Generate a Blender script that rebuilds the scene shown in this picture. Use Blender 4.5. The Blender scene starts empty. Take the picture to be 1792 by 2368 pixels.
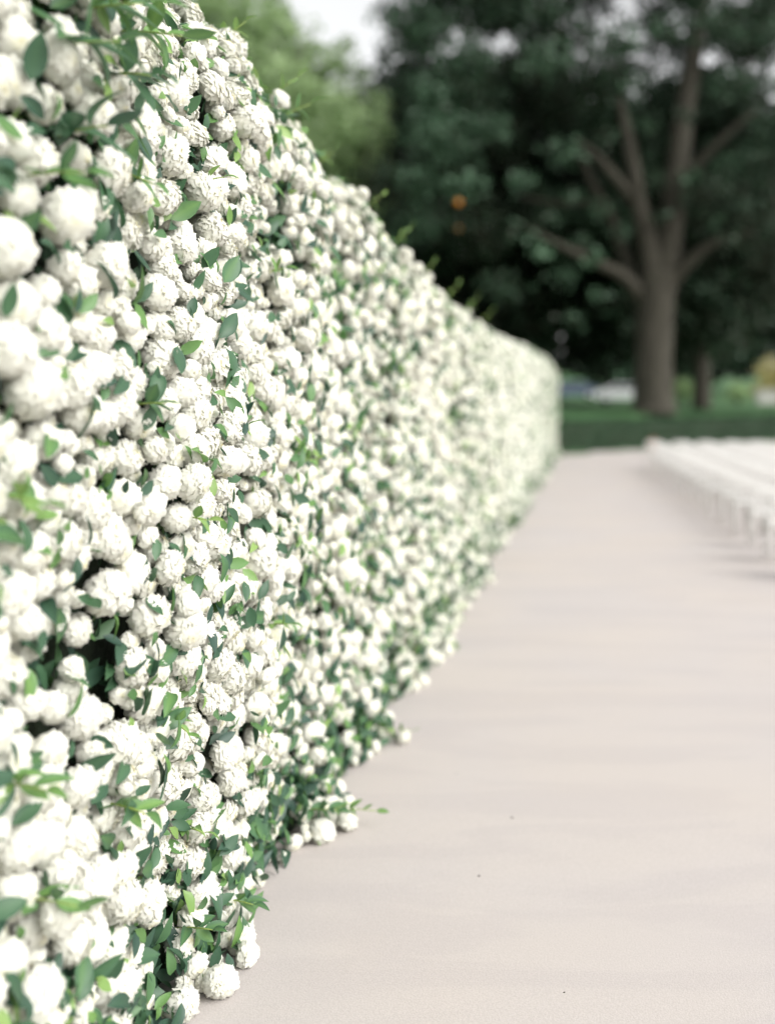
import bpy, math, random
import numpy as np
from mathutils import Vector, Matrix, noise as mnoise

R = math.radians
scene = bpy.context.scene
COL = scene.collection

# ------------------------------------------------------------------ camera
CAM_H = 1.6
cam_data = bpy.data.cameras.new('camera')
cam = bpy.data.objects.new('camera', cam_data)
COL.objects.link(cam)
cam.location = (0, 0, CAM_H)
cam.rotation_euler = (R(90), 0, 0)
cam_data.sensor_fit = 'VERTICAL'
cam_data.sensor_height = 36
cam_data.lens = 35
cam_data.shift_x = -0.200
cam_data.shift_y = -0.1067
cam_data.clip_start = 0.05
cam_data.clip_end = 3000
cam_data.dof.use_dof = True
cam_data.dof.focus_distance = 2.68
cam_data.dof.aperture_fstop = 0.86
scene.camera = cam

# ------------------------------------------------------------------ sky, sun, exposure
SUN_EL, SUN_AZ = 36, 116          # azimuth measured from +Y towards +X
world = bpy.data.worlds.new('World')
scene.world = world
world.use_nodes = True
wn = world.node_tree
bg = wn.nodes['Background']
sky = wn.nodes.new('ShaderNodeTexSky')
sky.sky_type = 'NISHITA'
sky.sun_disc = False
sky.sun_elevation = R(SUN_EL)
sky.sun_rotation = R(SUN_AZ)
sky.air_density = 1.6
sky.dust_density = 4.0
hs = wn.nodes.new('ShaderNodeHueSaturation')
hs.inputs['Saturation'].default_value = 0.06
wn.links.new(sky.outputs[0], hs.inputs['Color'])
wn.links.new(hs.outputs[0], bg.inputs['Color'])
bg.inputs['Strength'].default_value = 0.15
sun_data = bpy.data.lights.new('sun', 'SUN')
sun_data.energy = 0.85
sun_data.angle = R(45)
sun_data.color = (1.0, 0.95, 0.87)
sun = bpy.data.objects.new('sun', sun_data)
COL.objects.link(sun)
sd = Vector((math.sin(R(SUN_AZ)) * math.cos(R(SUN_EL)), math.cos(R(SUN_AZ)) * math.cos(R(SUN_EL)), math.sin(R(SUN_EL))))
sun.rotation_euler = sd.to_track_quat('Z', 'Y').to_euler()
sun.location = sd * 60
vs = scene.view_settings
vs.view_transform = 'Standard'
vs.look = 'None'
vs.exposure = 0.89
vs.gamma = 1.0
vs.use_curve_mapping = False
scene.cycles.use_denoising = True
scene.cycles.max_bounces = 8
scene.cycles.diffuse_bounces = 5
scene.cycles.transmission_bounces = 4
scene.cycles.glossy_bounces = 2
scene.cycles.caustics_reflective = False
scene.cycles.caustics_refractive = False

rng = np.random.default_rng(11)
random.seed(5)

# ------------------------------------------------------------------ helpers
def link(o, parent=None):
    COL.objects.link(o)
    if parent is not None:
        o.parent = parent
    return o

def tag(o, label=None, cat=None, group=None, kind=None):
    for k, v in (('label', label), ('category', cat), ('group', group), ('kind', kind)):
        if v:
            o[k] = v
    return o

def empty(name, loc=(0, 0, 0), rz=0.0):
    o = bpy.data.objects.new(name, None)
    o.location = loc
    o.rotation_euler = (0, 0, rz)
    o.empty_display_size = 0.2
    return link(o)

def mesh_np(name, V, quads=None, tris=None, tint=None, mat=None, smooth=True):
    me = bpy.data.meshes.new(name)
    V = np.ascontiguousarray(V, dtype=np.float32)
    nq = 0 if quads is None else len(quads)
    nt = 0 if tris is None else len(tris)
    me.vertices.add(len(V))
    me.vertices.foreach_set('co', V.ravel())
    loops, starts = [], []
    if nq:
        loops.append(np.asarray(quads, dtype=np.int32).ravel())
        starts.append(np.arange(nq, dtype=np.int32) * 4)
    if nt:
        loops.append(np.asarray(tris, dtype=np.int32).ravel())
        starts.append(nq * 4 + np.arange(nt, dtype=np.int32) * 3)
    lp = np.concatenate(loops)
    me.loops.add(len(lp))
    me.loops.foreach_set('vertex_index', lp)
    me.polygons.add(nq + nt)
    me.polygons.foreach_set('loop_start', np.concatenate(starts))
    me.update(calc_edges=True)
    me.polygons.foreach_set('use_smooth', np.full(nq + nt, smooth))
    if tint is not None:
        a = me.attributes.new('tint', 'FLOAT', 'POINT')
        a.data.foreach_set('value', np.ascontiguousarray(tint, dtype=np.float32))
    if mat:
        me.materials.append(mat)
    return me

def mesh_obj(name, me, parent=None):
    return link(bpy.data.objects.new(name, me), parent)

class Shape:
    """collects boxes, tubes and sheets into one mesh"""
    def __init__(s):
        s.v, s.f = [], []
    def add(s, v, f):
        b = len(s.v)
        s.v += [tuple(p) for p in v]
        s.f += [tuple(i + b for i in q) for q in f]
        return s
    def box(s, c, d, bev=0.0, m=None):
        hx, hy, hz = d[0] / 2, d[1] / 2, d[2] / 2
        b = min(bev, hx * .9, hy * .9, hz * .9)
        if b <= 0:
            pts = [Vector((x, y, z)) for z in (-hz, hz) for y in (-hy, hy) for x in (-hx, hx)]
            fs = [(0, 2, 3, 1), (4, 5, 7, 6), (0, 1, 5, 4), (2, 6, 7, 3), (0, 4, 6, 2), (1, 3, 7, 5)]
        else:
            ring = lambda ix, iy: [(-ix, -iy + b), (-ix + b, -iy), (ix - b, -iy), (ix, -iy + b), (ix, iy - b), (ix - b, iy), (-ix + b, iy), (-ix, iy - b)]
            pts, fs = [], []
            for z, k in ((-hz, b), (-hz + b, 0), (hz - b, 0), (hz, b)):
                for (x, y) in ring(hx - k, hy - k):
                    pts.append(Vector((x, y, z)))
            for r in range(3):
                for i in range(8):
                    j = (i + 1) % 8
                    fs.append((r * 8 + i, r * 8 + j, r * 8 + 8 + j, r * 8 + 8 + i))
            fs.append(tuple(reversed(range(8))))
            fs.append(tuple(range(24, 32)))
        if m is not None:
            pts = [m @ p for p in pts]
        c = Vector(c)
        return s.add([p + c for p in pts], fs)
    def tube(s, pts, rad, n=10, wob=0.0):
        pts = [Vector(p) for p in pts]
        if not hasattr(rad, '__len__'):
            rad = [rad] * len(pts)
        vs_, fs = [], []
        ref = Vector((0.31, 0.9, 0.12)).normalized()
        for i, p in enumerate(pts):
            d = (pts[min(i + 1, len(pts) - 1)] - pts[max(i - 1, 0)]).normalized()
            a = d.cross(ref)
            if a.length < 1e-3:
                a = d.cross(Vector((1, 0, 0)))
            a.normalize()
            bb = d.cross(a)
            for k in range(n):
                t = 2 * math.pi * k / n
                r = rad[i] * (1 + wob * mnoise.noise(Vector((3 * math.cos(t), 3 * math.sin(t), p.z * .6 + i * .3))))
                vs_.append(p + a * (r * math.cos(t)) + bb * (r * math.sin(t)))
        for i in range(len(pts) - 1):
            for k in range(n):
                j = (k + 1) % n
                fs.append((i * n + k, i * n + j, i * n + n + j, i * n + n + k))
        fs.append(tuple(reversed(range(n))))
        fs.append(tuple(range((len(pts) - 1) * n, len(pts) * n)))
        return s.add(vs_, fs)
    def mesh(s, name, mat, smooth=False):
        me = bpy.data.meshes.new(name)
        me.from_pydata([tuple(v) for v in s.v], [], s.f)
        me.materials.append(mat)
        if smooth:
            me.polygons.foreach_set('use_smooth', np.full(len(me.polygons), True))
        me.update()
        return me
    def build(s, name, mat, parent=None, smooth=False):
        return mesh_obj(name, s.mesh(name, mat, smooth), parent)

def rot_frames(axis, roll):
    """(N,3) axes, (N,) rolls -> (N,3,3) matrices whose columns are right, forward, axis"""
    ax = axis / np.linalg.norm(axis, axis=1, keepdims=True)
    ref = np.where(np.abs(ax[:, 2:3]) > .92, np.array([[1., 0, 0]]), np.array([[0., 0, 1]]))
    x = np.cross(ref, ax)
    x /= np.linalg.norm(x, axis=1, keepdims=True)
    y = np.cross(ax, x)
    c, s_ = np.cos(roll)[:, None], np.sin(roll)[:, None]
    return np.stack([x * c + y * s_, -x * s_ + y * c, ax], axis=2)

def stamp(base, quads, tris, loc, rot, scl):
    """copies of one small shape baked into arrays"""
    N, n = len(loc), len(base)
    if np.ndim(scl) == 1:
        scl = np.repeat(scl[:, None], 3, axis=1)
    P = base[None] * scl[:, None, :]
    V = np.einsum('nij,nkj->nki', rot, P) + loc[:, None, :]
    off = (np.arange(N) * n)[:, None, None]
    Q = (quads[None] + off).reshape(-1, 4) if quads is not None and len(quads) else None
    T = (tris[None] + off).reshape(-1, 3) if tris is not None and len(tris) else None
    return V.reshape(-1, 3), Q, T

def join_parts(parts):
    """[(V,Q,T,tint)] -> one set of arrays"""
    Vs, Qs, Ts, Ks, b = [], [], [], [], 0
    for V, Q, T, k in parts:
        Vs.append(V); Ks.append(k)
        if Q is not None: Qs.append(Q + b)
        if T is not None: Ts.append(T + b)
        b += len(V)
    return (np.concatenate(Vs), np.concatenate(Qs) if Qs else None, np.concatenate(Ts) if Ts else None, np.concatenate(Ks))

def vnoise(P, f, seed=0.0):
    return np.array([mnoise.noise(Vector((p[0] * f + seed, p[1] * f + seed * 1.7, p[2] * f - seed))) for p in P])

# ------------------------------------------------------------------ materials
def new_mat(name):
    m = bpy.data.materials.new(name)
    m.use_nodes = True
    nt = m.node_tree
    return m, nt, nt.nodes, nt.nodes['Principled BSDF'], nt.nodes['Material Output']

def ramp(nodes, stops):
    r = nodes.new('ShaderNodeValToRGB')
    while len(r.color_ramp.elements) < len(stops):
        r.color_ramp.elements.new(0.5)
    for e, (p, c) in zip(r.color_ramp.elements, stops):
        e.position = p
        e.color = (*c, 1)
    return r

def leafy(name, stops, rough=.5, trans=.35, spec=.5):
    """leaf-like material: colour from the per-leaf tint, reflection plus light coming through"""
    m, nt, N, p, out = new_mat(name)
    at = N.new('ShaderNodeAttribute'); at.attribute_name = 'tint'
    r = ramp(N, stops)
    nt.links.new(at.outputs['Fac'], r.inputs[0])
    nt.links.new(r.outputs[0], p.inputs['Base Color'])
    p.inputs['Roughness'].default_value = rough
    p.inputs['Specular IOR Level'].default_value = spec
    tr = N.new('ShaderNodeBsdfTranslucent')
    nt.links.new(r.outputs[0], tr.inputs['Color'])
    mx = N.new('ShaderNodeMixShader'); mx.inputs[0].default_value = trans
    nt.links.new(p.outputs[0], mx.inputs[1]); nt.links.new(tr.outputs[0], mx.inputs[2])
    nt.links.new(mx.outputs[0], out.inputs['Surface'])
    return m

def plain(name, col, rough=.6, var=.1, scale=8, metal=0.0, bump=0.0, spec=.5):
    m, nt, N, p, out = new_mat(name)
    tc = N.new('ShaderNodeTexCoord')
    nz = N.new('ShaderNodeTexNoise'); nz.inputs['Scale'].default_value = scale; nz.inputs['Detail'].default_value = 5
    nt.links.new(tc.outputs['Object'], nz.inputs['Vector'])
    r = ramp(N, [(.3, tuple(c * (1 - var) for c in col)), (.7, tuple(min(1, c * (1 + var)) for c in col))])
    nt.links.new(nz.outputs['Fac'], r.inputs[0]); nt.links.new(r.outputs[0], p.inputs['Base Color'])
    p.inputs['Roughness'].default_value = rough
    p.inputs['Metallic'].default_value = metal
    p.inputs['Specular IOR Level'].default_value = spec
    if bump:
        b = N.new('ShaderNodeBump'); b.inputs['Strength'].default_value = bump; b.inputs['Distance'].default_value = .02
        nt.links.new(nz.outputs['Fac'], b.inputs['Height']); nt.links.new(b.outputs[0], p.inputs['Normal'])
    return m

M_petal = leafy('petal', [(0, (.79, .788, .715)), (.45, (.785, .77, .64)), (.8, (.74, .68, .38)), (1, (.74, .60, .16))], rough=.8, trans=.20, spec=.1)
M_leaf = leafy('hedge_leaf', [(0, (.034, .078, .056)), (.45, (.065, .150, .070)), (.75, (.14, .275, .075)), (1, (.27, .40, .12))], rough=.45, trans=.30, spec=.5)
M_dim = plain('dim_amber_glass', (.20, .12, .04), .4, .1, 10)
M_stem = plain('green_stem', (.22, .30, .07), .5, .2, 30)
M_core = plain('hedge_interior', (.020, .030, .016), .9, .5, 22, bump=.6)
M_dark = leafy('dark_tree_leaf', [(0, (.028, .030, .018)), (.5, (.040, .078, .046)), (1, (.092, .172, .100))], rough=.5, trans=.2, spec=.3)
M_light = leafy('pale_tree_leaf', [(0, (.22, .32, .14)), (.5, (.32, .44, .22)), (1, (.42, .53, .30))], rough=.6, trans=.45, spec=.3)
M_clip = leafy('clipped_leaf', [(0, (.014, .036, .016)), (.5, (.024, .066, .028)), (1, (.046, .105, .044))], rough=.55, trans=.2, spec=.3)
M_gold = leafy('golden_leaf', [(0, (.40, .36, .14)), (1, (.58, .53, .24))], rough=.6, trans=.35, spec=.3)
M_white = plain('white_paint', (.62, .61, .59), .45, .03, 14)
M_pebble = plain('dark_pebble', (.07, .06, .05), .8, .3, 60)
M_terra = plain('terracotta', (.42, .19, .12), .75, .12, 20, bump=.2)
M_stone = plain('pale_stone', (.46, .45, .42), .85, .12, 4, bump=.3)
M_amber = plain('amber_glass', (.75, .28, .04), .35, .1, 10)
M_carw = plain('white_car_paint', (.80, .81, .83), .25, .02, 3)
M_carb = plain('blue_grey_car_paint', (.16, .20, .28), .25, .03, 3)
M_tyre = plain('tyre_rubber', (.02, .02, .02), .85, .2, 20)
M_rim = plain('alloy', (.55, .56, .58), .35, .05, 10, metal=.8)
M_glass = plain('car_glass', (.03, .035, .04), .08, .05, 3)
M_lamp = plain('head_lamp', (.7, .7, .7), .1, .03, 5)

def bark_material():
    m, nt, N, p, out = new_mat('bark')
    tc = N.new('ShaderNodeTexCoord')
    mp = N.new('ShaderNodeMapping'); mp.inputs['Scale'].default_value = (6, 6, 1.1)
    nt.links.new(tc.outputs['Object'], mp.inputs['Vector'])
    nz = N.new('ShaderNodeTexNoise'); nz.inputs['Scale'].default_value = 1.6; nz.inputs['Detail'].default_value = 8
    nt.links.new(mp.outputs[0], nz.inputs['Vector'])
    r = ramp(N, [(.3, (.024, .020, .014)), (.55, (.044, .040, .028)), (.75, (.068, .064, .046))])
    nt.links.new(nz.outputs['Fac'], r.inputs[0]); nt.links.new(r.outputs[0], p.inputs['Base Color'])
    b = N.new('ShaderNodeBump'); b.inputs['Strength'].default_value = .8; b.inputs['Distance'].default_value = .08
    nt.links.new(nz.outputs['Fac'], b.inputs['Height']); nt.links.new(b.outputs[0], p.inputs['Normal'])
    p.inputs['Roughness'].default_value = .9
    return m
M_bark = bark_material()

def path_material():
    """pale fine sandy screed, faint bands left by the screeding, fine grain"""
    m, nt, N, p, out = new_mat('pale_sand_screed')
    tc = N.new('ShaderNodeTexCoord')
    def nz(scale, vec, detail=4, dist=0.0):
        mp = N.new('ShaderNodeMapping'); mp.inputs['Scale'].default_value = vec
        nt.links.new(tc.outputs['Object'], mp.inputs['Vector'])
        n = N.new('ShaderNodeTexNoise'); n.inputs['Scale'].default_value = scale
        n.inputs['Detail'].default_value = detail; n.inputs['Distortion'].default_value = dist
        nt.links.new(mp.outputs[0], n.inputs['Vector'])
        return n
    band = nz(1.0, (.75, 3.6, 1), 3, .8)
    patch = nz(.7, (1, 1, 1), 3, .3)
    fine = nz(190, (1, 1, 1), 4)
    r = ramp(N, [(.28, (.452, .416, .404)), (.46, (.459, .422, .408)), (.53, (.474, .437, .419)), (.72, (.480, .442, .422))])
    nt.links.new(band.outputs['Fac'], r.inputs[0])
    r2 = ramp(N, [(.3, (.955, .965, .985)), (.7, (1, .99, .965))])
    nt.links.new(patch.outputs['Fac'], r2.inputs[0])
    r3 = ramp(N, [(.32, (.91, .905, .90)), (.68, (1.03, 1.03, 1.03))])
    nt.links.new(fine.outputs['Fac'], r3.inputs[0])
    m1 = N.new('ShaderNodeMixRGB'); m1.blend_type = 'MULTIPLY'; m1.inputs[0].default_value = 1
    nt.links.new(r.outputs[0], m1.inputs[1]); nt.links.new(r2.outputs[0], m1.inputs[2])
    m2 = N.new('ShaderNodeMixRGB'); m2.blend_type = 'MULTIPLY'; m2.inputs[0].default_value = 1
    nt.links.new(m1.outputs[0], m2.inputs[1]); nt.links.new(r3.outputs[0], m2.inputs[2])
    nt.links.new(m2.outputs[0], p.inputs['Base Color'])
    b = N.new('ShaderNodeBump'); b.inputs['Strength'].default_value = .25; b.inputs['Distance'].default_value = .004
    nt.links.new(fine.outputs['Fac'], b.inputs['Height'])
    b2 = N.new('ShaderNodeBump'); b2.inputs['Strength'].default_value = .25; b2.inputs['Distance'].default_value = .012
    nt.links.new(band.outputs['Fac'], b2.inputs['Height']); nt.links.new(b.outputs[0], b2.inputs['Normal'])
    nt.links.new(b2.outputs[0], p.inputs['Normal'])
    p.inputs['Roughness'].default_value = .9
    p.inputs['Specular IOR Level'].default_value = .2
    return m
M_path = path_material()

def lawn_material():
    m, nt, N, p, out = new_mat('lawn_grass')
    tc = N.new('ShaderNodeTexCoord')
    n1 = N.new('ShaderNodeTexNoise'); n1.inputs['Scale'].default_value = .35; n1.inputs['Detail'].default_value = 6
    n2 = N.new('ShaderNodeTexNoise'); n2.inputs['Scale'].default_value = 40; n2.inputs['Detail'].default_value = 3
    for n in (n1, n2):
        nt.links.new(tc.outputs['Object'], n.inputs['Vector'])
    r = ramp(N, [(.3, (.036, .082, .034)), (.5, (.054, .120, .050)), (.75, (.080, .165, .065))])
    nt.links.new(n1.outputs['Fac'], r.inputs[0])
    r2 = ramp(N, [(.3, (.7, .7, .7)), (.7, (1.15, 1.15, 1.1))])
    nt.links.new(n2.outputs['Fac'], r2.inputs[0])
    mm = N.new('ShaderNodeMixRGB'); mm.blend_type = 'MULTIPLY'; mm.inputs[0].default_value = 1
    nt.links.new(r.outputs[0], mm.inputs[1]); nt.links.new(r2.outputs[0], mm.inputs[2])
    nt.links.new(mm.outputs[0], p.inputs['Base Color'])
    b = N.new('ShaderNodeBump'); b.inputs['Strength'].default_value = .7; b.inputs['Distance'].default_value = .04
    nt.links.new(n2.outputs['Fac'], b.inputs['Height']); nt.links.new(b.outputs[0], p.inputs['Normal'])
    p.inputs['Roughness'].default_value = .85
    p.inputs['Specular IOR Level'].default_value = .2
    return m
M_lawn = lawn_material()

# ------------------------------------------------------------------ ground
EX, EY, ES = -0.8, 31.6, 11.1 / 8.7          # far edge of the paving: y = EY + ES * (x - EX)
EN = math.sqrt(1 + ES * ES)

def edge_dist(x, y):
    """metres beyond the paving's slanted far edge (negative on the paving)"""
    xx = min(max(x, -30.0), 30.0)
    return (y - EY - ES * (xx - EX)) if xx < EX else (y - EY - ES * (xx - EX)) / EN * 1.25

def ground_z(x, y):
    d = edge_dist(x, y)
    if y < 20 or d <= 0:
        return 0.0
    t = min(1.0, d / 5.0)
    z = 1.2 * t * t * (3 - 2 * t)
    if d > 5:
        z += .014 * (d - 5)
    if d > 40:
        z += .00035 * (min(d, 170) - 40) ** 2
    return z

def build_ground():
    xs = np.concatenate([[-900, -400, -180, -90, -55], np.arange(-40, 41, 2.0), [55, 90, 180, 400, 900]])
    ys = np.concatenate([[-400, -150, -60, -20, 0, 15, 20], np.arange(22, 80, 1.0), np.arange(80, 200, 6.0), [230, 300, 450, 700, 1100]])
    V = [(x, y, ground_z(x, y) - (.004 if edge_dist(x, y) <= 0 or y < 20 else 0)) for y in ys for x in xs]
    nx = len(xs)
    Q = np.array([(j * nx + i, j * nx + i + 1, (j + 1) * nx + i + 1, (j + 1) * nx + i) for j in range(len(ys) - 1) for i in range(nx - 1)])
    tag(mesh_obj('lawn', mesh_np('lawn', np.array(V), Q, mat=M_lawn)), 'shaded green lawn rising in a low bank behind the pale path', kind='structure')
    # the paving: a fine sheet with shallow screed ripples
    xs = np.concatenate([np.arange(-3.0, 3.0, .06), np.arange(3.0, 30.1, .6)])
    ts = np.concatenate([np.arange(0, .30, .0035), np.arange(.30, 1.0001, .02)])
    P = []
    for t in ts:
        for x in xs:
            y = -6 + t * (EY + ES * (max(x, EX) - EX) + 6)
            h = .0020 * mnoise.noise(Vector((x * .5 + .3 * y, y * 1.5, 3.1))) + .0010 * mnoise.noise(Vector((x * 1.6, y * 3.2, 7.7)))
            P.append((x, y, .004 + max(h, -.003)))
    nx = len(xs)
    Q = np.array([(j * nx + i, j * nx + i + 1, (j + 1) * nx + i + 1, (j + 1) * nx + i) for j in range(len(ts) - 1) for i in range(nx - 1)])
    tag(mesh_obj('path', mesh_np('path', np.array(P), Q, mat=M_path)), 'pale pinkish beige sandy path with faint cross bands', kind='structure')
build_ground()

# ------------------------------------------------------------------ flowering hedge
H_X0, H_Y0, H_Y1 = -1.10, 0.95, 31.0
ARC = .38
FACE = 2.25
def hedge_height(y):
    return np.interp(y, [0, 2.5, 3.4, 4.8, 6.6, 12, 20, 26, 31], [2.90, 2.88, 2.82, 2.66, 2.50, 2.44, 2.68, 2.80, 2.76]) / (FACE + ARC)

def hedge_surface(y, s):
    """point and outward normal on the hedge's smooth face; s runs up the face, round the shoulder and back over the top"""
    y = np.asarray(y, float); s = np.asarray(s, float)
    a = np.clip((s - FACE) / ARC, 0, math.pi / 2)
    over = np.maximum(s - FACE - ARC * math.pi / 2, 0)
    x = -ARC * (1 - np.cos(a)) - over
    z = np.minimum(s, FACE) + ARC * np.sin(a)
    nx, nz = np.cos(a), np.sin(a)
    lump = (.016 * np.sin(2.1 * y + 1.3 + .7 * np.sin(1.4 * s)) + .020 * np.sin(4.3 * y + 2.2 * s) + .028 * np.sin(3.1 * s + .9 * y + 1.0)
            + .024 * np.sin(7.0 * y - 3.0 * s))
    lump = lump * np.interp(y, [0, 6, 12, 31], [1.0, 1.0, .8, .5])
    flare = .09 * np.clip(1 - z / .35, 0, 1) ** 2 * (1 + .8 * np.sin(5.1 * y + .6) * np.sin(2.3 * y))
    flare = flare - .06 * np.exp(-((y - 3.0) / .33) ** 2) * np.clip(1 - z / .7, 0, 1)
    z = z * hedge_height(y)
    x = x + H_X0 + nx * lump + flare
    z = z + nz * lump
    r = .8
    q = np.clip((y - (H_Y1 - r)) / r, 0, .999)
    x = x - r * (1 - np.sqrt(1 - q * q))
    n = np.stack([nx, np.zeros_like(y) + q * .9, nz], axis=-1)
    n /= np.linalg.norm(n, axis=-1, keepdims=True)
    return np.stack([x, y, z], axis=-1), n

SMAX = FACE + ARC * math.pi / 2 + .12

HEART = .945
def soften(me, v, k):
    """petals catch the light as one soft round head"""
    me.update()
    n = np.empty(len(v) * 3, dtype=np.float32)
    me.vertices.foreach_get('normal', n)
    n = n.reshape(-1, 3)
    d = v / np.maximum(np.linalg.norm(v, axis=1, keepdims=True), 1e-6)
    m = n + d * (k * (n * d).sum(1, keepdims=True))
    m /= np.maximum(np.linalg.norm(m, axis=1, keepdims=True), 1e-6)
    me.normals_split_custom_set_from_vertices(m.tolist())

def blossom_shape(npet, nu, nv, seed, squash=.84, hollow=0.0, low=-.72, wscale=1.0, ycore=.46):
    """double flower: ruffled petals whose ragged tips fold back over a round head; axis +Z, radius about 1"""
    rg = np.random.default_rng(seed)
    V, Q, K = [], [], []
    for i in range(npet):
        c = 1 - (1 - low) * (i + .5) / npet
        th = math.acos(max(-1, min(1, c)))
        ph = i * 2.399963 + rg.normal(0, .22)
        th += rg.normal(0, .07)
        R0 = 1.0 + rg.normal(0, .035) - hollow * math.exp(-(th / .45) ** 2)
        wid = wscale * (.40 + .10 * rg.random()) * (1.0 if th > .5 else .8)
        ro, rf = rg.random() * 6.28, 3.0 + 2.5 * rg.random()
        tw = rg.normal(0, .22)
        lift = rg.normal(.11, .06)
        b = len(V)
        for a in range(nv + 1):
            v = a / nv
            for k in range(nu + 1):
                u = -1 + 2 * k / nu
                vv = v * (1 - .16 * u * u)
                ang = th * (.45 + .55 * vv) + lift * vv ** 3 * 2.2
                rad = R0 * (.30 + .80 * vv ** .75 - .08 * vv ** 4)
                rad += (.055 * math.sin(u * rf + ro) * vv - .07 * u * u * vv)
                w = wid * math.sin(math.pi * (.12 + .62 * vv)) * u
                if a == nv:
                    rad += rg.normal(.01, .042)
                    ang += rg.normal(0, .06) + (.035 if k % 2 else -.035)
                e = np.array([math.cos(ph), math.sin(ph), 0])
                t = np.array([-math.sin(ph), math.cos(ph), 0])
                t2 = t * math.cos(tw * vv) + np.array([0, 0, 1]) * math.sin(tw * vv) * .5
                p = rad * (e * math.sin(ang) + np.array([0, 0, 1]) * math.cos(ang)) + t2 * w
                V.append(p * np.array([1, 1, squash]))
                core = max(0, 1 - th / .55)
                K.append(min(1, .30 * (1 - vv) ** 1.2 + core * (.25 + .75 * (1 - vv)) * (.55 + .8 * hollow * 2) * .8 + ycore * math.exp(-(th / .26) ** 2)))
        for a in range(nv):
            for k in range(nu):
                q = b + a * (nu + 1) + k
                Q.append((q, q + nu + 1, q + nu + 2, q + 1))
    # solid heart close under the petals, so only their ruffled tips stand proud
    b = len(V)
    hs_, hr_ = (14, 8) if npet > 100 else (8, 4)
    for a in range(hr_ + 1):
        an = a / hr_ * 3.1
        rr = HEART - 1.0 * hollow * math.exp(-(an / .5) ** 2)
        for k in range(hs_):
            t = k / hs_ * 2 * math.pi
            r_ = rr * (1 + rg.normal(0, .012))
            V.append(np.array([math.sin(an) * math.cos(t) * r_, math.sin(an) * math.sin(t) * r_, math.cos(an) * r_ * squash]))
            K.append(.10 + ycore * 1.2 * math.exp(-(an / .28) ** 2))
    for a in range(hr_):
        for k in range(hs_):
            Q.append((b + a * hs_ + k, b + a * hs_ + hs_ + k, b + a * hs_ + hs_ + (k + 1) % hs_, b + a * hs_ + (k + 1) % hs_))
    return np.array(V), np.array(Q), np.array(K)

def ball_shape(sub, seed, amp):
    """small rough head for blossoms that show only a few pixels"""
    import bmesh
    bm = bmesh.new()
    bmesh.ops.create_icosphere(bm, subdivisions=sub, radius=1)
    rg = np.random.default_rng(seed)
    V = np.array([list(v.co) for v in bm.verts])
    T = np.array([[v.index for v in f.verts] for f in bm.faces])
    bm.free()
    V *= (1 + rg.normal(0, amp, len(V)))[:, None]
    V[:, 2] *= .85
    return V, T, np.clip(.12 + rg.normal(0, .12, len(V)), 0, .4)

def leaf_shape(nl, bend, fold, curl, wid=.21):
    """pointed oval leaf along +Y from its stalk, face up +Z, folded along the midrib; length 1"""
    V, Q = [], []
    for a in range(nl + 1):
        t = a / nl
        w = wid * (math.sin(math.pi * min(1, t ** .85)) ** .8 if 0 < t < 1 else 0.012) 
        w *= 1.0 if t < .7 else (1 - (t - .7) * .35)
        z = -bend * t * t + curl * math.sin(t * 5)
        V += [(-w, t, z + fold * w), (0, t, z), (w, t, z + fold * w)]
    for a in range(nl):
        for k in range(2):
            q = a * 3 + k
            Q.append((q, q + 1, q + 4, q + 3))
    return np.array(V), np.array(Q)

def project_size(P, r):
    """pixels of radius in the frame, 0 outside it"""
    f = 35 / 36 * 1024
    px = P[:, 0] / P[:, 1] * f + 592
    py = -(P[:, 2] - CAM_H) / P[:, 1] * f + 403
    s = r / P[:, 1] * f
    inside = (px > -s) & (px < 774 + s) & (py > -s) & (py < 1024 + s)
    return np.where(inside, s, 0), px, py

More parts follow.
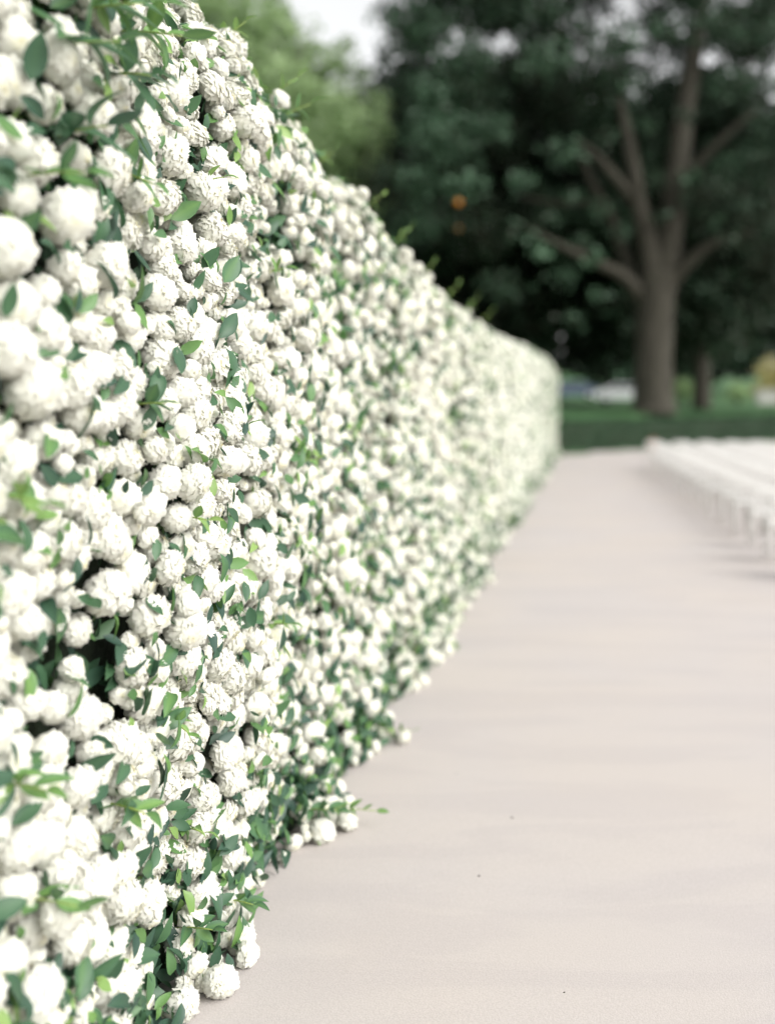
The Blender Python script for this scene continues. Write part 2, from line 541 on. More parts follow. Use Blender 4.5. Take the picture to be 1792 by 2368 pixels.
def build_hedge():
    hedge = empty('flowering_hedge', (H_X0 - .5, 3.0, 0))
    tag(hedge, 'tall long hedge covered in white double blossoms along the pale path', 'hedge')
    inv = Vector(hedge.location)
    off = np.array(inv)

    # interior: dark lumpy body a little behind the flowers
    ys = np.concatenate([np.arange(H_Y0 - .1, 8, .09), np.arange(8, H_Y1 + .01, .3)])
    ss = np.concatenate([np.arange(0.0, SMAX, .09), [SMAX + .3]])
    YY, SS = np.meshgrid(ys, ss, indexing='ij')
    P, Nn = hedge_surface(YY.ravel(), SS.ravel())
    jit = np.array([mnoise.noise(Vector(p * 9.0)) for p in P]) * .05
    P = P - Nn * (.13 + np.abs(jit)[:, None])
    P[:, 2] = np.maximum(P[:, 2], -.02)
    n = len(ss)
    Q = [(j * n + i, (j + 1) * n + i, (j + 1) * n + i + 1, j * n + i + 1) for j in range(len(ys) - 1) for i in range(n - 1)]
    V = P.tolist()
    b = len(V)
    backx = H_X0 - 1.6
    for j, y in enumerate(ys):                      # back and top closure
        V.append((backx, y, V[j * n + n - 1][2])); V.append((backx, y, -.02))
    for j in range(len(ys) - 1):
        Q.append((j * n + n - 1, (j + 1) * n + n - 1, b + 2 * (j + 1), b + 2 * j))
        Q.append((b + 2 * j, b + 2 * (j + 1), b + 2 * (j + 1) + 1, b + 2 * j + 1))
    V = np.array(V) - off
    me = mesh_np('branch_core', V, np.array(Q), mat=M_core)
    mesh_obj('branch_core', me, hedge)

    # ---- blossom positions: jittered rows over the face, thinned where leaves show
    pts = []
    def rows(y0, y1, sp, smax):
        ny, ns = int((y1 - y0) / sp), int(smax / (sp * .87))
        jj, ii = np.meshgrid(np.arange(ns), np.arange(ny))
        y = y0 + (ii + .5 * (jj % 2) + .5) * sp + rng.normal(0, sp * .27, ii.shape)
        s = .02 + (jj + .3) * sp * .87 + rng.normal(0, sp * .27, ii.shape)
        return y.ravel(), np.abs(s.ravel())
    yy, ss_ = [], []
    for (y0, y1, sp) in ((H_Y0, 5.0, .036), (5.0, 14.0, .046), (14.0, H_Y1, .058)):
        a, c = rows(y0, y1, sp, SMAX)
        yy.append(a); ss_.append(c)
    yy, ss_ = np.concatenate(yy), np.concatenate(ss_)
    ok = (yy < H_Y1 - .05) & (yy > H_Y0)
    yy, ss_ = yy[ok], ss_[ok]
    P, Nn = hedge_surface(yy, ss_)
    g = .60 * vnoise(P, 3.4, 4.0) + .75 * vnoise(P, 9.5, 9.0)
    low = np.clip(1 - P[:, 2] / .38, 0, 1)
    keep = g > (-.30 + .26 * low + np.interp(P[:, 1], [0, 6, 14, 31], [0, 0, .10, .27]) + .10 * rng.normal(0, 1, len(g)))
    P, Nn, g = P[keep], Nn[keep], g[keep]
    rad = np.clip(rng.normal(.0270, .0070, len(P)), .016, .046)
    rad *= np.interp(P[:, 1], [0, 1.9, 2.5, 4, 8, 14, 31], [1.36, 1.34, 1.24, 1.26, 1.42, 1.50, 1.45]) * (1 - .15 * np.clip(1 - P[:, 2] / .4, 0, 1))
    rad = np.minimum(rad, .052)
    depth = .036 * g + rng.normal(0, .015, len(P)) - .003
    P = P + Nn * depth[:, None]
    # heads push each other apart: keep those that do not sink deep into one already placed
    cells, good = {}, np.ones(len(P), bool)
    big = np.argsort(-(rad + .25 * depth))
    for i in big:
        p, r = P[i], rad[i]
        c = (int(p[0] // .105), int(p[1] // .105), int(p[2] // .105))
        clash = False
        for a in (-1, 0, 1):
            for b2 in (-1, 0, 1):
                for c2 in (-1, 0, 1):
                    for (qx, qy, qz, qr) in cells.get((c[0] + a, c[1] + b2, c[2] + c2), ()):
                        dd = .76 * (r + qr)
                        if (qx - p[0]) ** 2 + (qy - p[1]) ** 2 + (qz - p[2]) ** 2 < dd * dd:
                            clash = True
                            break
                    if clash: break
                if clash: break
            if clash: break
        if clash:
            good[i] = False
        else:
            cells.setdefault(c, []).append((p[0], p[1], p[2], r))
    P, Nn, g, rad = P[good], Nn[good], g[good], rad[good]
    ny_ = rng.uniform(2.2, 16, 60); ns_ = rng.uniform(FACE + .08, FACE + .5, 60)        # heads on longer stalks along the shoulder
    p, nn = hedge_surface(ny_, ns_)
    P = np.concatenate([P, p + nn * rng.uniform(.045, .10, 60)[:, None]]); Nn = np.concatenate([Nn, nn])
    rad = np.concatenate([rad, rng.uniform(.026, .042, 60)])
    # spilled heads that rest on the path at the foot of the hedge
    spill = []
    for (y, dx, r) in ((2.83, .11, .034), (2.90, .04, .040), (3.62, .08, .044), (3.72, .15, .040), (3.88, .10, .034), (4.05, .05, .040), (4.66, .16, .036),
                       (4.95, .10, .034), (5.6, .12, .036), (6.1, .08, .034), (6.9, .10, .036), (7.7, .12, .036), (8.8, .10, .036), (2.68, .12, .045), (2.58, .05, .045)):
        q, _ = hedge_surface(np.array([y]), np.array([.03]))
        spill.append((q[0][0] + dx * .62, y, r * .85 + .004, r))
    spill = np.array(spill)
    P = np.concatenate([P, spill[:, :3]]); rad = np.concatenate([rad, spill[:, 3]])
    Nn = np.concatenate([Nn, np.tile([[.75, -.3, .6]], (len(spill), 1))])
    P[:, 2] = np.maximum(P[:, 2], rad * .82 + .004)
    axis = Nn + rng.normal(0, .34, P.shape) + np.array([[0, -.12, .12]])
    roll = rng.uniform(0, 6.283, len(P))
    sc = np.stack([rad * rng.uniform(.9, 1.14, len(P)), rad * rng.uniform(.9, 1.14, len(P)), rad * rng.uniform(.92, 1.18, len(P))], axis=1)
    rot = rot_frames(axis, roll)
    psz, px, py = project_size(P, rad)
    order = np.argsort(-psz)
    hero = order[:300]
    rest = order[300:]

    variants = []
    for k in range(7):
        v, q, t = blossom_shape(150 + 14 * (k % 3), 5, 3, 40 + k, wscale=.66, squash=(.80, .92, .84, .98, .86, .9, .78)[k], hollow=(.16, .0, .08, .0, .12, .03, .20)[k])
        variants.append(mesh_np('blossom', v, q, tint=t, mat=M_petal))
        soften(variants[-1], v, 4.0)
    for i in hero:
        o = bpy.data.objects.new('blossom', variants[int(rng.integers(7))])
        m = Matrix(rot[i].tolist()).to_4x4()
        o.matrix_local = Matrix.Translation(Vector(P[i] - off)) @ m @ Matrix.Diagonal((*sc[i], 1))
        link(o, hedge)

    mass, centres = [], []
    d = P[rest, 1]
    size = np.where(psz[rest] > 0, rad[rest] / d * 995, np.minimum(rad[rest] / d * 995, 5.0))
    tiers = [(rest[(size > 7.5)], [blossom_shape(74, 2, 2, 70 + k, hollow=.1 * k, wscale=.85) for k in range(4)]),
             (rest[(size <= 7.5) & (size > 4)], [blossom_shape(30, 2, 1, 80 + k, hollow=.1 * k, wscale=1.0) for k in range(4)]),
             (rest[(size <= 4) & (size > 2.2)], [ball_shape(2, 90 + k, .07) for k in range(3)]),
             (rest[size <= 2.2], [ball_shape(1, 95 + k, .10) for k in range(3)])]
    for ti, (idx, shapes) in enumerate(tiers):
        pick = rng.integers(len(shapes), size=len(idx))
        for k, (v, f, t) in enumerate(shapes):
            ii = idx[pick == k]
            if not len(ii):
                continue
            V, Q, T = stamp(v, f if ti < 2 else None, f if ti >= 2 else None, P[ii] - off, rot[ii], sc[ii])
            mass.append((V, Q, T, np.tile(t, len(ii))))
            centres.append(np.repeat(P[ii] - off, len(v), axis=0))
    V, Q, T, K = join_parts(mass)
    bm_me = mesh_np('blossom_mass', V, Q, T, K, M_petal)
    C = np.concatenate(centres)
    soften(bm_me, V - C, 4.0)
    o = mesh_obj('blossom_mass', bm_me, hedge)
    o['kind'] = 'stuff'
    print('blossoms', len(P), [len(t[0]) for t in tiers], 'faces', (0 if Q is None else len(Q)), (0 if T is None else len(T)))

    # ---- leaves
    def leaf_field(n, y0, y1, smax=SMAX):
        y = rng.uniform(y0, y1, n); s = rng.uniform(0.01, smax, n)
        p, nn = hedge_surface(y, s)
        return p, nn
    LP, LN = [], []
    for n, y0, y1 in ((8800, H_Y0, 5.5), (8000, 5.5, 13.0), (17000, 13.0, H_Y1 - .05)):
        p, nn = leaf_field(n, y0, y1)
        LP.append(p); LN.append(nn)
    for n, y0, y1 in ((1500, H_Y0, 6.0), (1300, 6.0, 14.0), (1600, 14.0, H_Y1 - .05)):   # denser foot
        p, nn = leaf_field(n, y0, y1, .42)
        LP.append(p); LN.append(nn)
    p, nn = hedge_surface(rng.uniform(H_Y0, H_Y1 - .3, 2600), rng.uniform(FACE + .1, FACE + ARC * 1.4, 2600))    # leafy shoulder
    LP.append(p); LN.append(nn)
    p, nn = leaf_field(5200, H_Y0, 7.0)                                             # old leaves deep inside
    LP.append(p - nn * .075); LN.append(nn)
    LP, LN = np.concatenate(LP), np.concatenate(LN)
    g = .60 * vnoise(LP, 3.4, 4.0) + .75 * vnoise(LP, 9.5, 9.0)
    gap = g < -.25
    dep = np.where(gap, rng.uniform(-.07, .03, len(LP)), rng.uniform(-.055, .045, len(LP))) + .04 * g
    LP = LP + LN * dep[:, None]
    keep = LP[:, 2] > .012
    LP, LN, dep, g = LP[keep], LN[keep], dep[keep], g[keep]
    n = len(LP)
    tang = rng.normal(0, 1, (n, 3))
    tang -= (tang * LN).sum(1, keepdims=True) * LN
    tang /= np.linalg.norm(tang, axis=1, keepdims=True)
    fwd = tang + LN * np.where(dep > .02, rng.uniform(-.1, .5, n), rng.uniform(.1, 1.0, n))[:, None] + np.array([[0, 0, .1]])
    fwd /= np.linalg.norm(fwd, axis=1, keepdims=True)
    up = LN * .9 + np.array([[0, -.15, .45]]) + rng.normal(0, .35, (n, 3))
    right = np.cross(fwd, up); right /= np.linalg.norm(right, axis=1, keepdims=True)
    up = np.cross(right, fwd)
    lrot = np.stack([right, fwd, up], axis=2)
    length = np.clip(rng.normal(.070, .016, n), .035, .11)
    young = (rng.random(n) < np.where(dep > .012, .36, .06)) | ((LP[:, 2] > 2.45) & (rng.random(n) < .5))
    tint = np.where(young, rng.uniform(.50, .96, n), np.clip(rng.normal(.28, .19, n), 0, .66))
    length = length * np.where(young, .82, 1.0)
    # leaves near the ground keep clear of it
    tip = LP + fwd * length[:, None]
    LP[:, 2] += np.maximum(0, .012 - tip[:, 2])
    free = np.ones(n, bool)
    for i in np.nonzero(LP[:, 1] < 8)[0]:
        for t in (.3, .65, .95):
            p = LP[i] + fwd[i] * (length[i] * t)
            c = (int(p[0] // .105), int(p[1] // .105), int(p[2] // .105))
            for a in (-1, 0, 1):
                for b2 in (-1, 0, 1):
                    for c2 in (-1, 0, 1):
                        for (qx, qy, qz, qr) in cells.get((c[0] + a, c[1] + b2, c[2] + c2), ()):
                            if (qx - p[0]) ** 2 + (qy - p[1]) ** 2 + (qz - p[2]) ** 2 < (.74 * qr) ** 2:
                                free[i] = False
                                break
            if not free[i]:
                break
    LP, LN, dep, fwd, lrot, length, tint = LP[free], LN[free], dep[free], fwd[free], lrot[free], length[free], tint[free]
    print('leaves', n, len(LP))
    psz, _, _ = project_size(LP, length * .5)
    vis = psz * (dep > -.012)
    order = np.argsort(-vis)
    heroL, restL = order[:300], order[300:]
    shapes8 = [leaf_shape(6, .10, .35, .015), leaf_shape(6, .28, .5, .03, .19), leaf_shape(6, -.08, .25, -.02, .23), leaf_shape(6, .40, .6, .02, .2)]
    cache = {}
    for i in heroL:
        k = int(rng.integers(4)); b = int(min(7, tint[i] * 8))
        if (k, b) not in cache:
            v, q = shapes8[k]
            shade = (b + .5) / 8 + .13 * np.where(np.arange(len(v)) % 3 == 1, 1, -.3)
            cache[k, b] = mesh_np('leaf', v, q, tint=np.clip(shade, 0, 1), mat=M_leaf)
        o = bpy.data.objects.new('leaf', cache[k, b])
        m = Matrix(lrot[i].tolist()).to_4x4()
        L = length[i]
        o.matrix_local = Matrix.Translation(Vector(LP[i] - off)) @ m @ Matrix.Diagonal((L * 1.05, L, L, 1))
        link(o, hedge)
    mass = []
    far = LP[restL, 1] > 9
    for idx, shapes in ((restL[~far], [leaf_shape(4, .10, .35, .015), leaf_shape(4, .3, .5, .03, .19), leaf_shape(4, -.08, .25, -.02, .23)]),
                        (restL[far], [leaf_shape(2, .15, .35, 0, .24), leaf_shape(2, .3, .5, 0, .22)])):
        pick = rng.integers(len(shapes), size=len(idx))
        for k, (v, q) in enumerate(shapes):
            ii = idx[pick == k]
            V, Q, T = stamp(v, q, None, LP[ii] - off, lrot[ii], length[ii] * np.interp(LP[ii, 1], [0, 5, 9, 31], [1, 1.05, 1.2, 1.4]))
            mass.append((V, Q, T, np.repeat(tint[ii], len(v))))
    V, Q, T, K = join_parts(mass)
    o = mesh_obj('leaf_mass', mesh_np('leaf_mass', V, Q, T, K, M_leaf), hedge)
    o['kind'] = 'stuff'

    # ---- young sprigs that stand out of the face and the shoulder
    def sprig(y, s, L, nl, dirv, leafL, tintb):
        p, nn = hedge_surface(np.array([y]), np.array([s]))
        p, nn = Vector(p[0]), Vector(nn[0])
        d = (nn * .7 + Vector(dirv)).normalized()
        sag = Vector((0, 0, -.25))
        pts = [p + nn * -.03 + d * (L * t) + sag * (L * t * t * .5) for t in (0, .25, .5, .75, 1)]
        st = Shape().tube([q - inv for q in pts], [.0028, .0026, .0023, .002, .0014], 6).build('sprig', M_stem, hedge, True)
        for k in range(nl):
            t = .38 + .62 * (k // 2 + (1 if k == nl - 1 else 0)) / max(1, nl // 2)
            t = min(1, t)
            q = p + nn * -.03 + d * (L * t) + sag * (L * t * t * .5)
            side = d.cross(Vector((0, 0, 1))).normalized() * (1 if k % 2 else -1)
            if (k // 2) % 2:
                side = (side * .4 + Vector((0, 0, 1)) * (1 if k % 2 else -.6)).normalized()
            f = (d * (.7 if k < nl - 1 else 2.0) + side * (.9 if k < nl - 1 else .15) + Vector(rng.normal(0, .15, 3))).normalized()
            u = (Vector((0, -.3, 1)) + nn * .4 + Vector(rng.normal(0, .25, 3)))
            r = f.cross(u).normalized(); u = r.cross(f)
            kk = int(rng.integers(4)); b = min(7, int((tintb + rng.normal(0, .08)) * 8))
            if (kk, b) not in cache:
                v, qd = shapes8[kk]
                shade = (b + .5) / 8 + .13 * np.where(np.arange(len(v)) % 3 == 1, 1, -.3)
                cache[kk, b] = mesh_np('leaf', v, qd, tint=np.clip(shade, 0, 1), mat=M_leaf)
            o = bpy.data.objects.new('leaf', cache[kk, b])
            l = leafL * rng.uniform(.75, 1.1) * (1 - .25 * t)
            m = Matrix((r, f, u)).transposed().to_4x4()
            o.matrix_local = Matrix.Translation(q - inv) @ m @ Matrix.Diagonal((l, l, l, 1))
            link(o, st)
    SP = [(1.98, 2.10, .16, 6, (.3, -.3, .1), .125, .35), (2.08, 2.20, .15, 6, (.4, -.2, .2), .12, .55), (2.2, 2.12, .14, 6, (.3, -.4, .0), .11, .3), (2.02, 1.95, .12, 5, (.3, -.4, .2), .11, .2), (2.3, 2.3, .15, 6, (.4, -.2, .3), .10, .7),
          (2.45, 2.42, .16, 6, (.5, -.1, .4), .09, .75),
          (2.15, 2.35, .17, 6, (.5, -.1, .2), .105, .55), (2.32, 2.25, .16, 6, (.4, -.2, .0), .10, .6), (2.55, 2.5, .16, 6, (.6, .1, .5), .085, .6), (2.9, 2.66, .20, 7, (1.0, .1, .35), .06, .9),
          (3.05, 2.70, .17, 6, (.8, .1, .6), .055, .9), (3.3, 2.62, .10, 5, (.5, 0, .4), .06, .85), (3.75, 2.62, .14, 6, (.9, 0, .7), .075, .75), (3.85, 2.60, .12, 5, (.9, .2, .4), .08, .55),
          (4.4, 2.6, .12, 5, (.7, 0, .7), .06, .8), (5.2, 2.6, .14, 5, (.7, 0, .7), .06, .85), (6.0, 2.6, .14, 6, (.6, 0, .8), .06, .8), (7.0, 2.6, .16, 6, (.6, 0, .9), .06, .85),
          (8.3, 2.6, .18, 6, (.5, 0, .9), .06, .8), (9.5, 2.6, .18, 6, (.5, 0, .9), .065, .85), (10.8, 2.6, .2, 6, (.5, 0, .9), .065, .85),
          (2.28, 1.95, .12, 5, (.2, -.4, -.2), .07, .5), (2.33, 1.45, .12, 6, (.2, -.5, .2), .07, .45), (2.7, 2.0, .12, 5, (.3, -.3, .3), .055, .85), (2.5, 1.2, .10, 5, (.2, -.4, .1), .06, .75),
          (2.85, 1.4, .10, 5, (.3, -.4, .3), .06, .8), (2.3, .62, .12, 6, (.3, -.4, .1), .07, .6), (1.95, .78, .14, 6, (.3, -.4, .2), .08, .65), (2.0, .55, .14, 5, (.3, -.3, .2), .08, .6),
          (2.6, .72, .10, 5, (.2, -.5, -.1), .06, .7), (2.75, .40, .10, 5, (.4, -.4, .1), .06, .75), (2.95, .12, .11, 6, (.6, -.5, .25), .07, .45), (3.65, .10, .14, 7, (.9, -.3, .3), .075, .45),
          (3.75, .06, .20, 6, (1.0, -.1, .25), .06, .7), (4.65, .06, .16, 5, (.9, -.1, .3), .05, .9), (2.72, .15, .12, 6, (.5, -.5, .4), .07, .45), (1.9, 1.85, .14, 5, (.3, -.4, .1), .085, .6),
          (1.85, 1.3, .12, 5, (.3, -.4, .1), .08, .7), (3.4, 1.9, .1, 5, (.4, -.4, .3), .06, .8), (3.6, 1.3, .1, 5, (.4, -.4, .3), .06, .8), (3.3, .8, .1, 5, (.4, -.4, .3), .06, .75),
          (4.4, 1.1, .1, 5, (.5, -.3, .3), .06, .85), (4.8, .9, .1, 5, (.5, -.3, .3), .06, .8), (5.4, 1.7, .12, 5, (.5, -.3, .3), .06, .8)]
    for (y, s_, L, nl, dv, lL, tb_) in SP:
        sprig(y, s_, L * (1.75 if s_ > 2.45 else 1.25), nl, dv, lL * (1.15 if s_ > 2.45 else 1.1), tb_)
build_hedge()

# ------------------------------------------------------------------ trees
def at(px, py, y):
    """a point at distance y seen along a direction measured in the photograph (1674 px wide)"""
    return Vector(((px - 1280) / 2150 * y, y, CAM_H - (py - 870) / 2150 * y))

def crown_mesh(name, clumps, per_m3, size, mat, seed, tint_mean=.45, tint_sd=.2, flat=.75):
    """leaf-sized faces spread through clumps [(centre, radius, tint shift)]"""
    rg = np.random.default_rng(seed)
    P, T = [], []
    for (c, r, sh) in clumps:
        n = max(40, int(per_m3 * 4.19 * r ** 3 * flat))
        n = min(n, 2600)
        d = rg.normal(0, 1, (n, 3)); d /= np.linalg.norm(d, axis=1, keepdims=True)
        rr = r * rg.random(n) ** .45 * (1 + .35 * np.sin(d[:, 0] * 5 + c[0]) * np.sin(d[:, 2] * 6 + c[2]))
        p = np.array(c)[None] + d * rr[:, None] * np.array([[1.15, 1.15, flat]])
        P.append(p); T.append(np.clip(rg.normal(tint_mean + sh, tint_sd, n), 0, 1))
    P, T = np.concatenate(P), np.concatenate(T)
    n = len(P)
    ax = rg.normal(0, 1, (n, 3)) + np.array([[0, 0, .7]])
    rot = rot_frames(ax, rg.uniform(0, 6.28, n))
    base = np.array([(-.5, 0, 0), (0, -.32, .06), (.5, 0, 0), (0, .32, .06)])
    V, Q, _ = stamp(base, np.array([(0, 1, 2, 3)]), None, P, rot, size * rg.uniform(.6, 1.3, n))
    return mesh_np(name, V, Q, tint=np.repeat(T, 4), mat=mat, smooth=False), n

def tree(name, base, label, limbs, clumps, per_m3, size, mat, seed, group=None, **kw):
    t = empty(name, base)
    tag(t, label, 'tree', group)
    b = Vector(base)
    sh = Shape()
    for pts, rad, n in limbs:
        # smooth each limb a little
        pp, rr = [], []
        for i in range(len(pts) - 1):
            for k in range(4):
                f = k / 4
                p0, p1, p2, p3 = pts[max(i - 1, 0)], pts[i], pts[i + 1], pts[min(i + 2, len(pts) - 1)]
                q = .5 * ((2 * p1) + (p2 - p0) * f + (2 * p0 - 5 * p1 + 4 * p2 - p3) * f * f + (3 * p1 - p0 - 3 * p2 + p3) * f ** 3)
                pp.append(q - b); rr.append(rad[i] + (rad[i + 1] - rad[i]) * f)
        pp.append(pts[-1] - b); rr.append(rad[-1])
        sh.tube(pp, rr, n, .16)
    sh.build('trunk', M_bark, t, True)
    me, n = crown_mesh('crown', [(Vector(c) - b, r, s_) for c, r, s_ in clumps], per_m3, size, mat, seed, **kw)
    mesh_obj('crown', me, t)
    return t, n

def dist_to_limbs(p, limbs):
    best = 9e9
    for pts, rad, n in limbs:
        for a, b_ in zip(pts[:-1], pts[1:]):
            ab, ap = Vector((b_.x - a.x, b_.z - a.z)), Vector((p[0] - a.x, p[2] - a.z))
            t = max(0, min(1, ap.dot(ab) / max(1e-6, ab.dot(ab))))
            best = min(best, (ap - ab * t).length)
    return best

TY = 42.0
tb = at(1412, 888, TY); tb.z = ground_z(tb.x, tb.y) - .05
main_limbs = [
    ([tb, at(1412, 860, TY), at(1412, 760, TY), at(1416, 660, TY), at(1425, 585, TY)], [1.05, .84, .78, .80, .84], 18),
    ([at(1432, 620, TY), at(1448, 500, TY), at(1462, 380, TY), at(1475, 260, TY + .5), at(1497, 130, TY + 1), at(1515, 20, TY + 1), at(1525, -80, TY + 1)], [.66, .52, .50, .46, .38, .32, .22], 14),
    ([at(1412, 620, TY - .2), at(1398, 520, TY - .4), at(1378, 430, TY - .6), at(1362, 330, TY - .6), at(1340, 230, TY), at(1320, 150, TY)], [.52, .42, .36, .30, .22, .16], 12),
    ([at(1392, 650, TY), at(1350, 600, TY - .8), at(1290, 568, TY - 1.4), at(1230, 540, TY - 2), at(1170, 510, TY - 2.4), at(1120, 480, TY - 3)], [.40, .26, .20, .15, .10, .05], 12),
    ([at(1374, 440, TY - .5), at(1330, 385, TY - 1), at(1285, 335, TY - 1), at(1240, 300, TY - 1)], [.26, .22, .18, .11], 10),
    ([at(1376, 640, TY + .2), at(1345, 540, TY + .6), at(1320, 470, TY + 1), at(1280, 400, TY + 1), at(1255, 330, TY + 1)], [.34, .26, .22, .18, .12], 10),
    ([at(1322, 475, TY + 1), at(1270, 440, TY + 1), at(1200, 440, TY + 1.3), at(1120, 425, TY + 1.5)], [.17, .14, .11, .06], 8),
    ([at(1440, 620, TY), at(1490, 565, TY - .6), at(1540, 525, TY - 1), at(1620, 500, TY - 1.5)], [.36, .25, .18, .1], 10),
    ([at(1465, 400, TY), at(1510, 350, TY - .4), at(1560, 300, TY - .8), at(1630, 240, TY - 1)], [.28, .2, .15, .09], 10),
]
rg = random.Random(21)
clumps = []
# dense hanging foliage behind and around the limbs
while len(clumps) < 296:
    px, py = rg.uniform(740, 1900), rg.uniform(-460, 560)
    d = rg.uniform(39.0, 50.0)
    r = rg.uniform(.8, 1.7)
    c = at(px, py, d)
    if d < 44.5 and dist_to_limbs(c, main_limbs) < r * 1.25 + .35 and rg.random() < .86:
        continue
    if px < 905 and py < 400:
        continue
    if len(clumps) > 215:
        c = at(px, rg.uniform(-120, 260), rg.uniform(45, 51))
        r *= .66
    clumps.append((c, r, rg.choice((-.2, -.1, 0, .08))))
# sprays hanging towards the path, sky light painted in as a lighter leaf tint
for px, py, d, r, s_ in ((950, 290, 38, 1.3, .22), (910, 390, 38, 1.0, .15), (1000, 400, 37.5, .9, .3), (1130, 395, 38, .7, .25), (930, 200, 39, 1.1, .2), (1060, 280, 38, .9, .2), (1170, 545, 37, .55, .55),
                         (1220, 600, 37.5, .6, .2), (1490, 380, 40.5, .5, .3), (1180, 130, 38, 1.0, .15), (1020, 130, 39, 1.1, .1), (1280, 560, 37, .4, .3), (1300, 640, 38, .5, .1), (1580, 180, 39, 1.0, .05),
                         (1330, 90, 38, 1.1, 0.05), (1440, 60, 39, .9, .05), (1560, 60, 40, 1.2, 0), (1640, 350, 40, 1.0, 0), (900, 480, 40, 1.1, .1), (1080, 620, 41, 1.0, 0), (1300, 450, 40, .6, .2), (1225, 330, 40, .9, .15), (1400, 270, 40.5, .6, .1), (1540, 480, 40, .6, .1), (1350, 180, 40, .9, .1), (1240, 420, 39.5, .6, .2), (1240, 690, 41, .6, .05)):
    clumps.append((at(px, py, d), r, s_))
for px, py, d, r in ((1190, 20, 46, 1.1), (1250, 80, 47, .9), (1300, 20, 48, 1.0), (1340, 110, 46, .8), (1400, 40, 47, 1.0), (1390, 150, 48, .8), (1230, 150, 48, .9), (1290, 190, 47, .9),
                     (1150, 100, 47, .9), (1540, 60, 47, 1.0), (1600, 110, 46, .9), (1640, 30, 47, 1.1), (1570, 170, 48, .9), (1000, 40, 48, 1.1), (930, 110, 47, .8), (1660, 190, 47, .8), (1120, -10, 48, 1.1), (1480, -10, 46, 1.0), (850, 30, 45, .9), (845, 110, 45, .75), (870, 190, 45, .9), (880, -40, 45, 1.1), (1310, 300, 40, .5), (1430, 470, 40.6, .35), (1340, 500, 40, .4), (1130, 500, 38, .6), (1190, 470, 38.5, .5), (1260, 520, 39, .4), (1560, 400, 40, .6), (1580, 520, 40, .6), (1480, 250, 40.5, .5), (1420, 380, 40.4, .35)):
    clumps.append((at(px, py, d), r, -.05))
tree('broad_shade_tree', tb, 'large dark spreading tree with thick forked trunk on the lawn bank', main_limbs, clumps, 62, .30, M_dark, 3, tint_mean=.42)

rb = random.Random(8)
def back_tree(px, d, r_trunk, h, spread, bottom, label, mat=M_dark, seed=1, nclump=48, per=26, size=.42, tint=.30, name='shade_tree', group='dark trees behind the lawn', lean=0.0):
    p = at(px, 800, d); p.z = ground_z(p.x, p.y) - .05
    top = p + Vector((lean, 0, h))
    limbs = [([p, p + Vector((0, 0, h * .15)), p + Vector((lean * .4, .2, h * .45)), p + Vector((lean * .8, 0, h * .85))], [r_trunk * 1.3, r_trunk, r_trunk * .7, r_trunk * .2], 12)]
    for k in range(5):
        a = k * 1.26 + rb.random()
        z0 = h * (.28 + .1 * k)
        s0 = p + Vector((lean * z0 / h, 0, z0))
        limbs.append(([s0, s0 + Vector((math.cos(a) * spread * .3, math.sin(a) * spread * .3, h * .08)), s0 + Vector((math.cos(a) * spread * .7, math.sin(a) * spread * .7, h * .13))], [r_trunk * .45, r_trunk * .28, r_trunk * .08], 8))
    cl = []
    for k in range(nclump):
        t = (k + .5) / nclump
        z = bottom + (h - bottom) * t
        w = spread * (math.sin(math.pi * (.16 + .80 * t)) ** .7)
        a, q = k * 2.4 + rb.random(), rb.random() ** .5
        r = rb.uniform(.85, 1.45) * spread * .30
        cl.append((p + Vector((math.cos(a) * w * q + lean * z / h, math.sin(a) * w * q, z)), r, rb.choice((-.15, -.05, .0, .1))))
    return tree(name, p, label, limbs, cl, per, size, mat, seed, group, tint_mean=tint)

back_tree(905, 54, .45, 17.5, 5.4, 2.8, 'dark tree whose dense crown drops behind the hedge top', seed=31)
back_tree(1140, 57, .5, 18.5, 6.2, 2.8, 'dark dense tree standing behind the forked tree, beyond its long low branch', seed=32)
back_tree(1395, 60, .5, 18.5, 6.2, 3.0, 'dark dense tree standing directly behind the forked trunk', seed=33)
back_tree(1515, 52, .42, 17.0, 5.0, 3.8, 'slimmer dark trunked tree standing just past the forked tree', seed=34)
back_tree(1705, 62, .5, 17.0, 4.4, 4.2, 'dark tree with a light gap beside it at the end of the lawn', seed=35)
back_tree(700, 60, .5, 15.5, 5.6, 3.6, 'dark tree standing below and behind the pale green tree', seed=36)

# pale green tree in the light
lp = at(640, 800, 41); lp.z = ground_z(lp.x, lp.y) - .05
lcl = []
rl = random.Random(4)
for px, py, r in ((520, 40, 2.2), (500, 140, 2.2), (560, 110, 1.9), (600, 180, 2.0), (670, 170, 1.6), (700, 230, 1.7), (640, 260, 2.0), (560, 250, 2.1), (740, 270, 1.3), (770, 220, 1.1), (720, 150, 1.1), (440, 60, 2.2),
                  (430, 200, 2.2), (470, 320, 2.3), (600, 350, 2.3), (700, 330, 1.7), (540, -60, 1.6), (470, -70, 1.8), (780, 290, .9), (640, 120, 1.2), (380, 400, 2.3), (520, 430, 2.4), (660, 440, 2.2), (795, 250, 1.1), (790, 330, 1.1), (750, 380, 1.3), (820, 290, .8), (720, 290, 1.3), (700, 420, 1.6), (770, 440, 1.3), (815, 210, .6), (640, 70, 1.0), (600, 40, 1.0), (690, 105, .9), (750, 95, .6), (735, 125, .8), (590, 60, .9), (600, 20, .7), (770, 160, .9)):
    lcl.append((at(px, py, 41 + rl.uniform(-2, 2)), r * .86, rl.choice((-.2, 0, .15))))
lb = lp
